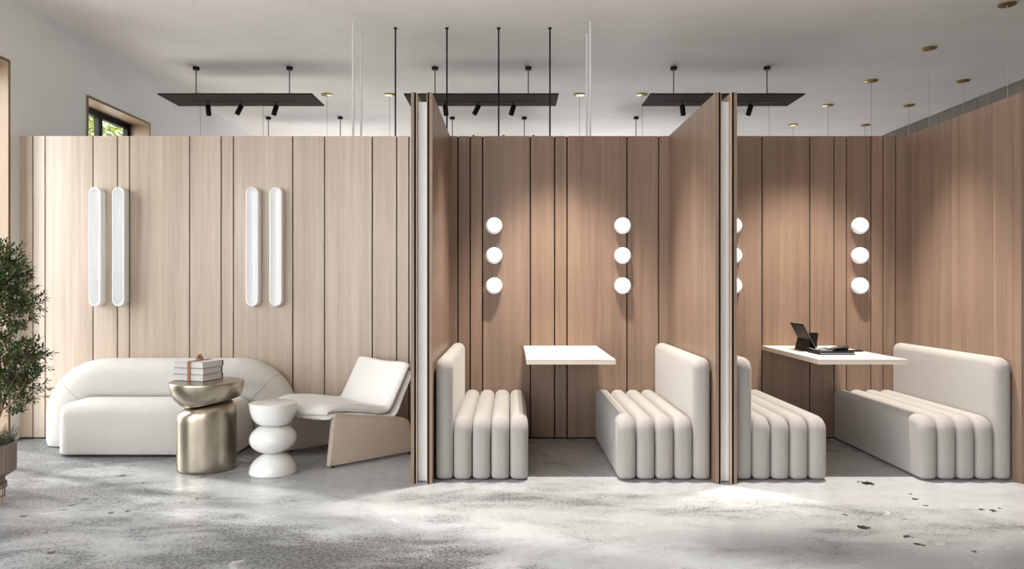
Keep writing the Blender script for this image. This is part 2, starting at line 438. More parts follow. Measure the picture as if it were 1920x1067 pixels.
# booth partitions
DP = 4.661
def partition(x0, label, flip=False, cutsD=()):
    """two veneered leaves with black edges around a white core; x0 = outer face of left leaf"""
    r = thing('booth_partition', label, 'partition', (x0, 0, 0), 0, 'partitions between the seating booths')
    yf = Y(DP); ws = [0, .020, .030, .037, .100, .106, .116, .134]
    def leaf(a, b_, inner):
        bm = B(); e = yf
        for D in sorted(cutsD):
            box(bm, a, b_, e, Y(D)-.0012, 0, PT); e = Y(D)+.0012
        box(bm, a, b_, e, -.001, 0, PT)
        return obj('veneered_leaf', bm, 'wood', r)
    leaf(0, .020, 1); leaf(.114, .134, 0)
    for a, b_ in ((.0205, .0315), (.1025, .1135)):
        bm = B(); box(bm, a, b_, yf+.001, -.002, 0, PT-.001); obj('black_lining', bm, 'black_edge', r)
    for a, b_ in ((.0318, .0355), (.0985, .1022)):
        bm = B(); box(bm, a, b_, yf+.0015, -.002, .0, PT-.001); obj('inner_lining', bm, 'wood_edge', r)
    bm = B(); box(bm, .036, .098, Y(4.708), -.003, .004, 2.396, .003, 2); obj('core_panel', bm, 'core', r)
    return r
sideD = (5.94, 5.853, 5.554, 5.40, 5.323, 4.937, 4.74)
partition(-.621, 'timber booth partition beside the cream armchair, with white core', cutsD=())
partition(1.281, 'timber booth partition separating the two booths, with white core', cutsD=(4.97, 4.75))
partition(3.190, 'timber booth partition closing the right booth at the edge of the photo', cutsD=sideD)

# ------------------------------------------------------------------ benches
def bench(xw, s, label):
    """xw: x of the wall side, s = direction of the seat"""
    r = thing('booth_bench', label, 'bench', (xw, 0, 0), 0, 'upholstered booth benches')
    yf = Y(4.724); yb_ = -.012
    def X(a, b_): return (min(s*a, s*b_), max(s*a, s*b_))
    bm = B(); x = X(.0, .110); pillow(bm, x[0], x[1], yf, yb_, .006, .777, (.03, .05, .075, .03), .05)
    obj('backrest', bm, 'bench', r, True, 60)
    for k in range(4):
        a = .1135+k*.1195; x = X(a, a+.1145)
        bm = B(); pillow(bm, x[0], x[1], yf, yb_, .006, .402, (.03, .05, .095, .03), .05)
        obj('seat_channel', bm, 'bench', r, True, 60)
    return r
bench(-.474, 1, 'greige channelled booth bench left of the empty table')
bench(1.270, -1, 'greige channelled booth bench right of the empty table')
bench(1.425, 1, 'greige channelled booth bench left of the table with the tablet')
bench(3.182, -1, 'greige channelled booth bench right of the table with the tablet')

# ------------------------------------------------------------------ wall tables
def wtable(xc, w, label):
    r = thing('wall_table', label, 'table', (xc, 0, .75), 0, 'booth tables')
    bm = B(); box(bm, -w/2, w/2, Y(4.918), -.002, -.034, 0, .0015, 1)
    obj('tabletop', bm, 'wood_table', r)
    bm = B(); box(bm, -.06, .06, -.03, -.002, -.06, -.036); box(bm, -.015, .015, -.5, -.031, -.046, -.036)
    obj('bracket', bm, 'black', r)
    return r
def wood_h():
    m, nt, b = nodes('table_oak')
    n = noise(nt, mapping(nt, (1.2, 40, 40)), 1, 5, .6, .3)
    r = ramp(nt, [(.3, (.58, .49, .41)), (.75, (.70, .63, .56))]); nt.links.new(n, r.inputs[0])
    nt.links.new(r.outputs[0], b.inputs['Base Color']); b.inputs['Roughness'].default_value = .45
    return m
M['wood_table'] = wood_h()
wtable(.400, .588, 'empty pale wooden wall table between two benches in the middle booth')
wtable(2.324, .586, 'pale wooden wall table holding the black tablet in the right booth')

# ------------------------------------------------------------------ round wall lights
def sconce():
    r = thing('wall_light', '', 'wall light')
    bm = B(); prof = [(0, 0), (.058, 0), (.064, .006), (.0672, .02), (.0672, .036), (.064, .048), (.057, .057), (.050, .060)]
    lathe(bm, prof, 40); bmesh.ops.transform(bm, matrix=Matrix.Rotation(PI/2, 4, 'X'), verts=bm.verts)
    obj('housing', bm, 'opal_rim', r, True, 50)
    bm = B(); prof = [(.0505, .058), (.049, .066), (.043, .074), (.030, .080), (.015, .083), (0, .084)]
    lathe(bm, prof, 40); bmesh.ops.transform(bm, matrix=Matrix.Rotation(PI/2, 4, 'X'), verts=bm.verts)
    obj('diffuser', bm, 'opal', r, True, 60)
    return r
s0 = sconce(); k = 0
zs = [(1.716, 'top'), (1.476, 'middle'), (1.233, 'lowest')]
for x, where in ((-.131, 'over the left bench of the middle booth'), (.903, 'over the right bench of the middle booth'),
                 (1.795, 'peeking out from behind the middle partition'), (2.812, 'over the right bench of the right booth')):
    for z, w in zs:
        o = s0 if k == 0 else dup(s0)
        o.location = (x, -.001, z); o['label'] = '%s round glowing white wall light %s' % (w, where); o['group'] = 'round wall lights'; k += 1

# ------------------------------------------------------------------ oblong wall lights
def stadium(w, h, n=14):
    r = w/2; pts = []
    for cz, t0 in ((h-r, 0), (r, PI)):
        for k in range(n+1):
            t = t0+PI*k/n; pts.append((r*math.cos(t), cz+r*math.sin(t)))
    return pts
def oblong():
    r = thing('oblong_wall_light', '', 'wall light')
    W_, H_ = .102, .955; bm = B(); rings = []
    def ring(ins, y): return [bm.verts.new((x, -y, z+ins)) for x, z in stadium(W_-2*ins, H_-2*ins)]
    for ins, y in ((.006, 0), (.001, .004), (0, .012), (0, .070), (.0015, .076), (.006, .079), (.010, .078)): rings.append(ring(ins, y))
    for A, B2 in zip(rings, rings[1:]):
        n = len(A)
        for i in range(n): bm.faces.new((A[i], A[(i+1) % n], B2[(i+1) % n], B2[i]))
    bm.faces.new(rings[0]); obj('housing', bm, 'lampwhite', r, True, 50)
    bm = B(); rings = [ring(.010, .078), ring(.014, .068), ring(.020, .052), ring(.030, .040), ring(.042, .035), ring(.0505, .034)]
    for A, B2 in zip(rings, rings[1:]):
        n = len(A)
        for i in range(n): bm.faces.new((A[i], A[(i+1) % n], B2[(i+1) % n], B2[i]))
    bm.faces.new(rings[-1]); obj('concave_diffuser', bm, 'opal_soft', r, True, 70)
    return r
o0 = oblong()
for k, (x, lab) in enumerate(((-3.315, 'left one above the sofa\'s left end'), (-3.128, 'right one above the sofa\'s left end'),
                              (-2.061, 'left one above the sofa\'s right end'), (-1.873, 'right one above the sofa\'s right end'))):
    o = o0 if k == 0 else dup(o0)
    o.location = (x, -.001, 1.068); o['label'] = 'oblong white wall light, '+lab; o['group'] = 'oblong wall lights'

# ------------------------------------------------------------------ sofa
def sofa():
    cx = -2.637; r = thing('sofa', 'cream boucle two-seat sofa with one rounded arched backrest against the panelled wall', 'sofa', (cx, Y(5.7), 0))
    # seat block
    t = B(); x0, x1, y0, y1, z0, z1 = -.645, .65, Y(5.375)-Y(5.7), .20, .012, .385
    vs = {}
    box(t, x0, x1, y0, y1, z0, z1)
    es = [e for e in t.edges if not all(abs(v.co.z-z0) < 1e-5 for v in e.verts) and not all(abs(v.co.y-y1) < 1e-5 for v in e.verts)]
    bmesh.ops.bevel(t, geom=es, offset=.085, segments=8, profile=.5, affect='EDGES')
    es = [e for e in t.edges if all(abs(v.co.z-z0) < 1e-5 for v in e.verts)]
    bmesh.ops.bevel(t, geom=es, offset=.018, segments=3, profile=.5, affect='EDGES')
    obj('seat_cushion', t, 'boucle', r, True, 50)
    # arch
    hw = .803; zt = .515; ra = .29; path = []
    for k in range(8): path.append((-hw, .006+(zt-ra-.006)*k/8, 0))
    for k in range(17): t_ = PI/2*k/16; path.append((-hw+ra-ra*math.cos(t_), zt-ra+ra*math.sin(t_), t_))
    for k in range(1, 16): path.append((-hw+ra+(2*(hw-ra))*k/16, zt, PI/2))
    for k in range(17): t_ = PI/2*k/16; path.append((hw-ra+ra*math.sin(t_), zt-ra+ra*math.cos(t_), PI/2+t_))
    for k in range(1, 9): path.append((hw, zt-ra-(zt-ra-.006)*k/8, PI))
    bm = B(); yc = Y(5.852)-Y(5.7); sa, sb, ex = .150, .170, 2.7; ns = 36; rings = []
    def section(p, grow=0, endscale=1):
        x, z, t_ = p; n_ = Vector((-math.cos(t_), 0, math.sin(t_))); out = []
        for i in range(ns):
            a = 2*PI*i/ns; c, s = math.cos(a), math.sin(a)
            u = math.copysign(abs(c)**(2/ex), c)*(sa+grow)*endscale; w = math.copysign(abs(s)**(2/ex), s)*(sb+grow)*endscale
            out.append(Vector((x, yc+w, z))+n_*u)
        return out
    for i, p in enumerate(path):
        es_ = .93 if i in (0, len(path)-1) else (.985 if i in (1, len(path)-2) else 1)
        rings.append([bm.verts.new(v) for v in section(p, 0, es_)])
    for A, B2 in zip(rings, rings[1:]):
        for i in range(ns): bm.faces.new((A[i], A[(i+1) % ns], B2[(i+1) % ns], B2[i]))
    bm.faces.new(rings[0]); bm.faces.new(rings[-1])
    back = obj('arched_backrest', bm, 'boucle', r, True, 60)
    for sgn in (-1, 1):
        k = 8+8 if sgn < 0 else 8+17+15+8
        pts = section(path[k], .0005); bm = B()
        tube(bm, pts+[pts[0]], .0022, 5); obj('seam', bm, 'seam', back, True)
    return r
sofa()

# ------------------------------------------------------------------ armchair
def armchair():
    phi = math.radians(42)
    # local axes: +x = towards the back of the chair, +y = across to the far side
    r = thing('armchair', 'low cream lounge armchair on tan upholstered side panels, left of the first partition', 'armchair', (-1.20, Y(5.04), 0), phi)
    W_ = .70
    # centre line profile (t, z) of the cushion's top
    def arcprof(pts, n):
        # Catmull-Rom
        out = []
        P = [pts[0]]+pts+[pts[-1]]
        for i in range(1, len(P)-2):
            for k in range(n):
                t = k/n; a, b_, c, d = (Vector(P[i+j-1]) for j in range(4))
                out.append(.5*((2*b_)+(-a+c)*t+(2*a-5*b_+4*c-d)*t*t+(-a+3*b_-3*c+d)*t**3))
        out.append(Vector(P[-1])); return out
    def shell(bm, prof, th, inset, tshift=0, bow=.20, edge=.5, curl=0, topdip=.0, n=28):
        """prof: (t,z) list from front to back top. closed cushion: top & bottom surfaces with rounded rim"""
        nu = 24; L = len(prof); top = []; bot = []
        nrm = []
        for i in range(L):
            d = (prof[min(i+1, L-1)]-prof[max(i-1, 0)]).normalized(); nrm.append(Vector((-d.y, d.x)))
        lens = [0]
        for i in range(1, L): lens.append(lens[-1]+(prof[i]-prof[i-1]).length)
        for i in range(L):
            rt = []; rb = []
            for j in range(nu+1):
                u = j/nu; uu = u*2-1
                # rim roundness
                eu = min(u, 1-u)*W_; ef = min(lens[i], lens[-1]-lens[i])
                rr = th*.5
                def rd(e): return 0 if e >= rr else 1-math.sqrt(max(0, 1-(1-e/rr)**2))
                k_ = max(rd(eu+1e-4), rd(ef+1e-4)); hth = th*.5*(1-k_)
                t0 = prof[i].x; z0 = prof[i].y
                # front bow in plan
                w_ = max(0, 1-lens[i]/.30)
                fb = (max(0, math.sin(PI*min(max(u, 0), 1)))**.75)*bow*w_
                # back corners & top dip
                wb_ = max(0, (lens[i]-(lens[-1]-.22))/.22)
                cn = abs(uu)**6*.03*wb_ + (1-abs(uu)**2)*topdip*wb_
                dish = -.016*(1-uu*uu)*min(1, lens[i]/.15)
                c = Vector((t0-fb+tshift, inset+u*(W_-2*inset), z0))
                dirr = (prof[-1]-prof[-2]).normalized()
                c.x -= dirr.x*cn; c.z -= dirr.y*cn
                nn = Vector((nrm[i].x, 0, nrm[i].y))
                c += nn*dish
                rt.append(bm.verts.new(c+nn*hth)); rb.append(bm.verts.new(c-nn*hth))
            top.append(rt); bot.append(rb)
        for i in range(L-1):
            for j in range(nu):
                bm.faces.new((top[i][j], top[i][j+1], top[i+1][j+1], top[i+1][j]))
                bm.faces.new((bot[i][j], bot[i+1][j], bot[i+1][j+1], bot[i][j+1]))
            for j in (0, nu): bm.faces.new((top[i][j], top[i+1][j], bot[i+1][j], bot[i][j]))
        for i in (0, L-1):
            for j in range(nu): bm.faces.new((top[i][j], bot[i][j], bot[i][j+1], top[i][j+1]))
        bmesh.ops.remove_doubles(bm, verts=bm.verts, dist=1e-5)
        return bm
    top = arcprof([(-.045, .368), (-.02, .392), (.04, .404), (.15, .395), (.30, .370), (.39, .352), (.438, .352), (.466, .375), (.498, .43), (.552, .53), (.612, .645), (.634, .688)], 6)
    bm = B(); shell(bm, top, .055, 0, bow=.15, topdip=.022)
    obj('seat_and_back_cushion', bm, 'seatfab', r, True, 70)
    und = arcprof([(-.02, .335), (.02, .352), (.15, .342), (.30, .318), (.42, .294), (.497, .30), (.532, .345), (.575, .44), (.635, .56), (.662, .625)], 6)
    bm = B(); shell(bm, und, .040, .004, bow=.13, topdip=.02)
    obj('outer_shell', bm, 'seatfab_shell', r, True, 70)
    # side panels
    for y0 in (.0, W_-.055):
        out = [(-.022, .016), (.014, .345), (.035, .362), (.06, .362), (.54, .285), (.575, .276), (.622, .25), (.70, .016)]
        bm = B()
        def ringp(y, ins):
            cxp = sum(p[0] for p in out)/len(out); czp = sum(p[1] for p in out)/len(out)
            return [bm.verts.new((p[0]+(cxp-p[0])*ins*1.5, y, p[1]+(czp-p[1])*ins*3)) for p in out]
        rs = [ringp(y0, .022), ringp(y0+.003, .008), ringp(y0+.010, 0), ringp(y0+.045, 0), ringp(y0+.052, .008), ringp(y0+.055, .022)]
        for A, B2 in zip(rs, rs[1:]):
            for i in range(len(out)): bm.faces.new((A[i], A[(i+1) % len(out)], B2[(i+1) % len(out)], B2[i]))
        bm.faces.new(rs[0]); bm.faces.new(rs[-1][::-1])
        obj('side_panel', bm, 'shell', r, True, 60)
    # rear cross panel between sides
    bm = B(); 
    vs = [bm.verts.new(p) for p in ((.50, .055, .275), (.50, W_-.055, .275), (.60, W_-.055, .03), (.60, .055, .03), (.54, .055, .275), (.54, W_-.055, .275), (.64, W_-.055, .03), (.64, .055, .03))]
    for f in ((0, 1, 2, 3), (4, 7, 6, 5), (0, 4, 5, 1), (1, 5, 6, 2), (2, 6, 7, 3), (3, 7, 4, 0)): bm.faces.new([vs[i] for i in f])
    obj('rear_panel', bm, 'shell', r)
    for (a, b_) in ((.02, .028), (.64, .028), (.02, W_-.028), (.64, W_-.028)):
        bm = B(); cyl(bm, (a, b_, 0), (a, b_, .02), .010, 12); obj('foot', bm, 'black', r)
    return r
M['seatfab_shell'] = M['seatfab']  # outer shell takes the cushion fabric unchanged
armchair()

# ------------------------------------------------------------------ side tables
def tilted(v, z0, k):
    return v
r = thing('side_table', 'brushed brass drum side table with a bowl-shaped top, in front of the sofa', 'side table', (-2.056, Y(5.06), 0))
TILT = .20; ZJ = .437
def base_def(co):
    f = max(0, min(1, (co.z-.25)/.19)); return Vector((co.x, co.y, co.z+TILT*co.x*f))
bm = B(); prof = [(0, 0), (.180, 0), (.188, .006), (.191, .02)]
prof += [(.191, z) for z in (.10, .20, .28, .34)]
for k in range(1, 10):
    t = PI/2*k/9; prof.append((.191-.068+.068*math.cos(t), .37+.065*math.sin(t)))
prof += [(.05, .436), (0, .436)]
lathe(bm, prof, 72, deform=base_def); obj('drum_base', bm, 'brass', r, True, 50)
bm = B(); prof = [(0, .378)]
for k in range(1, 40):
    t = PI/2*k/40; prof.append((.2395*math.sin(t), .583-.205*math.cos(t)))
prof += [(.240, .5855), (.238, .589), (.232, .5905), (.1, .5905), (0, .5905)]
def bowl_def(co):
    return Vector((co.x, co.y, max(co.z, ZJ+.0015+TILT*co.x)))
lathe(bm, prof, 72, deform=bowl_def); obj('bowl_top', bm, 'brass', r, True, 40)

r = thing('side_table', 'small glossy white side table of three stacked rounded forms beside the brass one', 'side table', (-1.57, Y(4.94), 0))
bm = B(); prof = [(0, 0), (.150, 0), (.1535, .004), (.153, .012)]
for k in range(1, 13):
    t = k/12*PI/2*.80; prof.append((.153*math.cos(t), .012+.120*math.sin(t)/math.sin(PI/2*.80)))
prof += [(.04, .136), (0, .137)]
lathe(bm, prof, 64, deform=lambda c: Vector((c.x, c.y, c.z+.06*c.x*min(1, c.z/.13)))); obj('dome_base', bm, 'marble', r, True, 50)
bm = B(); prof = []
for k in range(25):
    t = -PI/2+PI*k/24; prof.append((.152*abs(math.cos(t))**.9, .2275+.097*math.sin(t)))
prof[0] = (0, prof[0][1]); prof[-1] = (0, prof[-1][1])
lathe(bm, prof, 64); bmesh.ops.rotate(bm, verts=bm.verts, cent=(0, 0, .2275), matrix=Matrix.Rotation(math.radians(-3), 3, 'Y'))
obj('middle_ball', bm, 'marble', r, True, 60)
bm = B(); prof = [(0, .318), (.07, .320)]
for k in range(0, 12):
    t = k/11*PI/2*.93; prof.append((.088+.065*math.sin(t), .322+.133*(1-math.cos(t))/(1-math.cos(PI/2*.93))))
prof += [(.1535, .460), (.150, .4645), (.143, .4655), (0, .4655)]
lathe(bm, prof, 64, deform=lambda c: Vector((c.x, c.y, c.z-.05*c.x*max(0, min(1, (.46-c.z)/.14))))); obj('bowl_top', bm, 'marble', r, True, 40)

# ------------------------------------------------------------------ books on the brass table
ang = math.atan2(.155, .13)  # spine direction measured on the table
ex = Vector((-.951, .285, 0)).normalized(); 
bx, by = at(380.6, 717.7, 5.0).xy
rzb = math.atan2(.205, -.233)
rzb = math.radians(180-16.5)
hb = .0435
nm = ['lowest', 'middle', 'top']
for i in range(3):
    L1, L2 = .238, .205
    b0 = thing('book', '%s of three white books stacked on the brass table' % nm[i], 'book', (bx, by, .5915+i*hb), math.radians(73.5+(0, 1.2, -.8)[i]), 'books tied with a strap')
    # local: +y goes to the left end (long side), +x to the right end (depth)
    jx = (0, .002, -.001)[i]
    bm = B(); box(bm, .003+jx, L2-.008, .004, L1-.003, .0035, hb-.0045); obj('pages', bm, 'paper', b0)
    bm = B(); box(bm, jx, L2-.002, 0, L1, hb-.0038, hb-.001); obj('front_cover', bm, 'shell_paper', b0)
    bm = B(); box(bm, jx, L2-.002, 0, L1, .0006, .0030); obj('back_cover', bm, 'grey_plastic', b0)
    bm = B(); box(bm, L2-.0065, L2, .0, L1, .0003, hb-.0013, .001, 1); obj('spine', bm, 'spine', b0)
# leather strap round the stack
st = thing('leather_strap', 'tan leather strap with a knot tied round the stack of books', 'strap', (bx, by, .5915), math.radians(73.5))
Ht = hb*3; bm = B()
yy0, yy1 = .100, .122; g = .0015
box(bm, -.0045, -.0015, yy0, yy1, .0, Ht+.001); box(bm, -.0045, .2120, yy0, yy1, Ht-.0002, Ht+.003); box(bm, .2092, .2120, yy0, yy1, .0, Ht+.001)
obj('band', bm, 'leather', st)
bm = B()
pts = [Vector((.105+.022*math.cos(t)*math.cos(.5*t), .111+.020*math.sin(1.5*t), Ht+.0175+.010*math.sin(2*t))) for t in [4*PI*k/48 for k in range(49)]]
tube(bm, pts, .0042, 7); obj('knot', bm, 'leather', st, True)
for sgn, a in ((1, .5), (-1, 2.7)):
    bm = B(); pts = [Vector((.105, .111, Ht+.0175))+Vector((math.cos(a)*.055*k/8, math.sin(a)*.055*k/8*sgn, .022*math.sin(PI*k/8*.95))) for k in range(9)]
    tube(bm, pts, [.0045]*8+[.002], 6); obj('strap_end', bm, 'leather', st, True)

# ------------------------------------------------------------------ things on the right booth table
ZT = .7502
r = thing('tablet_computer', 'black tablet propped upright on its folding keyboard case, back to the left', 'tablet', (0, 0, 0))
ya, yb2 = Y(5.48), Y(5.72)
def slab(bm, p0, p1, th, ya, yb_):
    """thin slab between two XZ points"""
    p0 = Vector(p0); p1 = Vector(p1); d = (p1-p0).normalized(); n_ = Vector((-d.y, d.x))*th/2
    q = [p0-n_, p1-n_, p1+n_, p0+n_]
    A = [bm.verts.new((v.x, ya, v.y)) for v in q]; Bv = [bm.verts.new((v.x, yb_, v.y)) for v in q]
    for i in range(4): bm.faces.new((A[i], A[(i+1) % 4], Bv[(i+1) % 4], Bv[i]))
    bm.faces.new(A[::-1]); bm.faces.new(Bv)
bm = B(); slab(bm, (2.238, .772), (2.145, .954), .006, ya, yb2); obj('case_back', bm, 'black', r)
bm = B(); slab(bm, (2.2425, .774), (2.1495, .956), .004, ya+.004, yb2-.004); obj('tablet_rim', bm, 'grey_plastic', r)
bm = B(); slab(bm, (2.2452, .776), (2.1530, .955), .0015, ya+.009, yb2-.009); obj('screen', bm, 'spine', r)
bm = B(); slab(bm, (2.203, .840), (2.180, ZT+.001), .005, ya, yb2); slab(bm, (2.180, ZT+.002), (2.238, ZT+.012), .004, ya, yb2); obj('folding_stand', bm, 'black', r)
bm = B(); box(bm, 2.232, 2.420, ya, yb2, ZT+.001, ZT+.009, .002, 2); obj('keyboard', bm, 'black', r)
bm = B()
for i in range(5):
    for j in range(11): box(bm, 2.262+i*.021, 2.279+i*.021, ya+.012+j*.020, ya+.029+j*.020, ZT+.0092, ZT+.0112)
kb = obj('keys', bm, 'grey_plastic', r); 
r = thing('tumbler', 'black waisted tumbler standing behind the tablet', 'cup', (2.394, Y(5.90), ZT))
bm = B(); lathe(bm, [(0, 0), (.026, 0), (.029, .003), (.0275, .03), (.029, .055), (.034, .075), (.0355, .100), (.0345, .111), (.031, .111), (.030, .095), (.025, .04), (0, .035)], 32)
obj('body', bm, 'black', r, True, 50)
r = thing('portfolio', 'flat black portfolio lying in front of the tablet', 'portfolio', (2.163, Y(5.235), ZT))
bm = B(); box(bm, 0, .255, 0, .20, 0, .007, .002, 2); box(bm, .002, .253, .001, .199, .0115, .018, .002, 2); box(bm, 0, .008, .0, .20, .002, .0165, .002, 2); obj('cover', bm, 'black', r)
bm = B(); box(bm, .0085, .249, .004, .196, .0074, .0112); obj('pages', bm, 'paper', r)
r = thing('pouch', 'small black zipped pouch lying on the right end of the portfolio', 'pouch', (2.335, Y(5.36), ZT+.0185))
bm = B(); t = B(); box(t, -.055, .075, -.04, .045, 0, .036)
for v in t.verts:
    if v.co.z > .01: v.co.x = v.co.x*.72+.03; v.co.y *= .75; v.co.z -= .012*(v.co.x < 0)
bmesh.ops.bevel(t, geom=t.edges[:], offset=.006, segments=3, affect='EDGES'); merge(bm, t)
obj('body', bm, 'black', r, True, 50)
bm = B(); tube(bm, [(-.045, -.035, .018), (-.01, -.037, .026), (.05, -.036, .03), (.068, -.033, .026)], .0018, 6); obj('zipper', bm, 'grey_plastic', r)
r = tag(obj('smartphone', box(B(), 0, .145, -.036, .036, .0, .009, .003, 3), 'black'), 'black smartphone lying at the right of the pouch', 'phone'); r.location = (2.445, Y(5.50), ZT); r.rotation_euler = (0, 0, .12)
r = tag(obj('note_pad', box(B(), 0, .09, 0, .07, 0, .006, .001, 1), 'paper'), 'small white note pad lying between tablet and phone', 'note pad'); r.location = (2.34, Y(5.56), ZT+.0); r.rotation_euler = (0, 0, .2)
r.location.x = 2.432; r.location.y = Y(5.62)
r = tag(obj('pen', tube(B(), [(0, 0, .004), (.01, 0, .004), (.12, 0, .004), (.13, 0, .004)], [.001, .004, .004, .003], 10), 'grey_plastic'), 'slim grey pen lying across the front of the portfolio', 'pen'); r.location = (2.20, Y(5.30), ZT+.0182); r.rotation_euler = (0, 0, .3)

# ------------------------------------------------------------------ ceiling panel lights
def ceiling_light():
    r = thing('ceiling_panel_light', '', 'ceiling light')
    zp = 3.190-ZC
    bm = B(); box(bm, -.794, .794, -.25, .25, zp, zp+.014, .002, 1); obj('panel', bm, 'bronze', r)
    bm = B(); box(bm, -.585, .585, .045, .060, zp-.004, zp+.001); tr = obj('track', bm, 'black', r)
    for x in (-.50, .488):
        bm = B(); cyl(bm, (x, .0, zp+.012), (x, 0, -.02), .0055, 10); obj('suspension_rod', bm, 'steel', r)
        bm = B(); cyl(bm, (x, .0, -.030), (x, 0, -.0005), .034, 24); obj('canopy', bm, 'black', r)
    for x, tl in ((-.396, 6), (-.045, -27), (.331, -17)):
        bm = B(); cyl(bm, (x, .052, zp-.04), (x, .052, zp), .006, 10)
        stem = bm; bm = B(); prof = [(0, .055), (.024, .055), (.0265, .052), (.0265, -.052), (.0245, -.055), (.021, -.055), (.019, -.045), (0, -.045)]
        lathe(bm, prof, 24)
        bmesh.ops.rotate(bm, verts=bm.verts, cent=(0, 0, .04), matrix=Matrix.Rotation(math.radians(-tl), 3, 'Y'))
        bmesh.ops.translate(bm, verts=bm.verts, vec=(x, .052, zp-.092))
        sp = obj('spotlight', bm, 'black', r, True, 40); obj('stem', stem, 'black', sp)
    return r
c0 = ceiling_light(); k = 0
rows = (('front row', 7.90, ('over the sofa', 'behind the black poles', 'above the partition between the booths')),
        ('rear row', 10.26, ('behind the one over the sofa', 'behind the one by the black poles', 'behind the rightmost one')))
for rn, D, wh in rows:
    for x, w in zip((-2.825, -.298, 2.227), wh):
        o = c0 if k == 0 else dup(c0)
        o.location = (x, Y(D), ZC); o['label'] = 'dark ceiling panel light, %s, %s' % (rn, w); o['group'] = 'ceiling panel lights'; k += 1

# black and white poles standing behind the panelling
names = ['leftmost', 'second from left', 'third from left', 'rightmost']
p0 = None
for D, rw in ((6.69, 'front row'), (11.5, 'far row with only tops showing')):
    for i, x in enumerate((-1.030, -.569, -.105, .354)):
        if D > 7 and i == 0: continue
        if p0 is None:
            p0 = thing('ceiling_pole', '', 'pole')
            obj('shaft', cyl(B(), (0, 0, 0), (0, 0, ZC-.012), .0068, 12), 'black', p0)
            obj('top_flange', cyl(B(), (0, 0, ZC-.012), (0, 0, ZC-.0005), .0155, 20), 'black', p0); o = p0
        else: o = dup(p0)
        o.location = (x, Y(D), 0); o['label'] = 'thin black pole, %s of the %s' % (names[i], rw); o['group'] = 'black poles'
p0 = None
for x, D, lab in ((-1.374, 6.52, 'left of the black poles, nearer of its pair'), (-1.367, 6.835, 'left of the black poles, farther of its pair'),
                  (.696, 6.52, 'right of the black poles, nearer of its pair'), (.699, 6.835, 'right of the black poles, farther of its pair')):
    if p0 is None: p0 = tag(obj('white_post', box(B(), -.0085, .0085, -.0085, .0085, 0, ZC-.0005, .001, 1), 'white_metal'), '', 'post'); o = p0
    else: o = dup(p0)
    o.location = (x, Y(D), 0); o['label'] = 'slim white post, '+lab; o['group'] = 'white posts'

# brass pendants
pend = None
plist = []
pn = ['left one behind the left ceiling panel', 'right one behind the left ceiling panel', 'between the left ceiling panel and the white posts', 'left of the leftmost black pole',
      'right of the rightmost black pole', 'left of the right ceiling panel', 'behind the left half of the right ceiling panel', 'behind the right end of the right ceiling panel']
for x, n_ in zip((-3.75, -2.99, -2.22, -1.46, .832, 1.593, 2.367, 3.128), pn): plist.append((x, 9.03, n_))
order = ['nearest', 'second nearest', 'third nearest', 'fourth nearest', 'farthest']
for d, n_ in zip((6.12, 7.26, 8.42, 9.57, 10.75), order): plist.append((4.07, d, n_+' of the left row at the right'))
for d, n_ in zip((8.42, 9.57, 10.75), ['nearest', 'middle', 'farthest']): plist.append((5.105, d, n_+' of the row along the concrete wall'))
for i, (x, D, n_) in enumerate(plist):
    if pend is None:
        pend = thing('pendant_light', '', 'pendant light'); o = pend
        bm = B(); lathe(bm, [(0, -.0005), (.062, -.0005), (.068, -.003), (.068, -.009), (.064, -.012), (0, -.012)], 40); obj('ceiling_disc', bm, 'gold', pend, True, 40)
        zz = 1.75-ZC
        obj('wire', tube(B(), [(0, 0, -.01), (.002, 0, -.5), (.003, 0, -1.0), (0, 0, zz+.1)], .0028, 6), 'wire', pend, True)
        bm = B(); lathe(bm, [(0, zz+.10), (.012, zz+.10), (.02, zz+.07), (.07, zz+.03), (.09, zz-.02), (.085, zz-.02), (.0, zz+.02)], 32); obj('lamp_shade', bm, 'gold', pend, True, 40)
    else: o = dup(pend)
    o.location = (x, Y(D), ZC); o['label'] = 'brass ceiling disc with wire, '+n_; o['group'] = 'brass pendants'

# recessed downlights over the booths (above the frame)
dl = None
for i, (x, yy, lab) in enumerate(((.28, -.78, 'left one over the middle booth'), (.50, -.78, 'right one over the middle booth'), (2.18, -.78, 'left one over the right booth'), (2.40, -.78, 'right one over the right booth'))):
    if dl is None:
        dl = thing('downlight', '', 'downlight'); o = dl
        bm = B(); lathe(bm, [(.050, -.0005), (.050, -.008), (.040, -.010), (.034, -.004), (.034, -.0005)], 32); obj('trim_ring', bm, 'bar', dl, True, 40)
        obj('lens', cyl(B(), (0, 0, -.003), (0, 0, -.0006), .033, 24), 'opal', dl)
    else: o = dup(dl)
    o.location = (x, yy, ZC); o['label'] = 'recessed round ceiling downlight, '+lab; o['group'] = 'booth downlights'
    l = bpy.data.lights.new('downlight_beam', 'SPOT'); l.energy = 380; l.spot_size = math.radians(58); l.spot_blend = .5
    l.shadow_soft_size = .035; l.color = (1, .92, .83)
    lo = bpy.data.objects.new('downlight_beam', l); C.objects.link(lo); lo.location = (x, yy, ZC-.02)

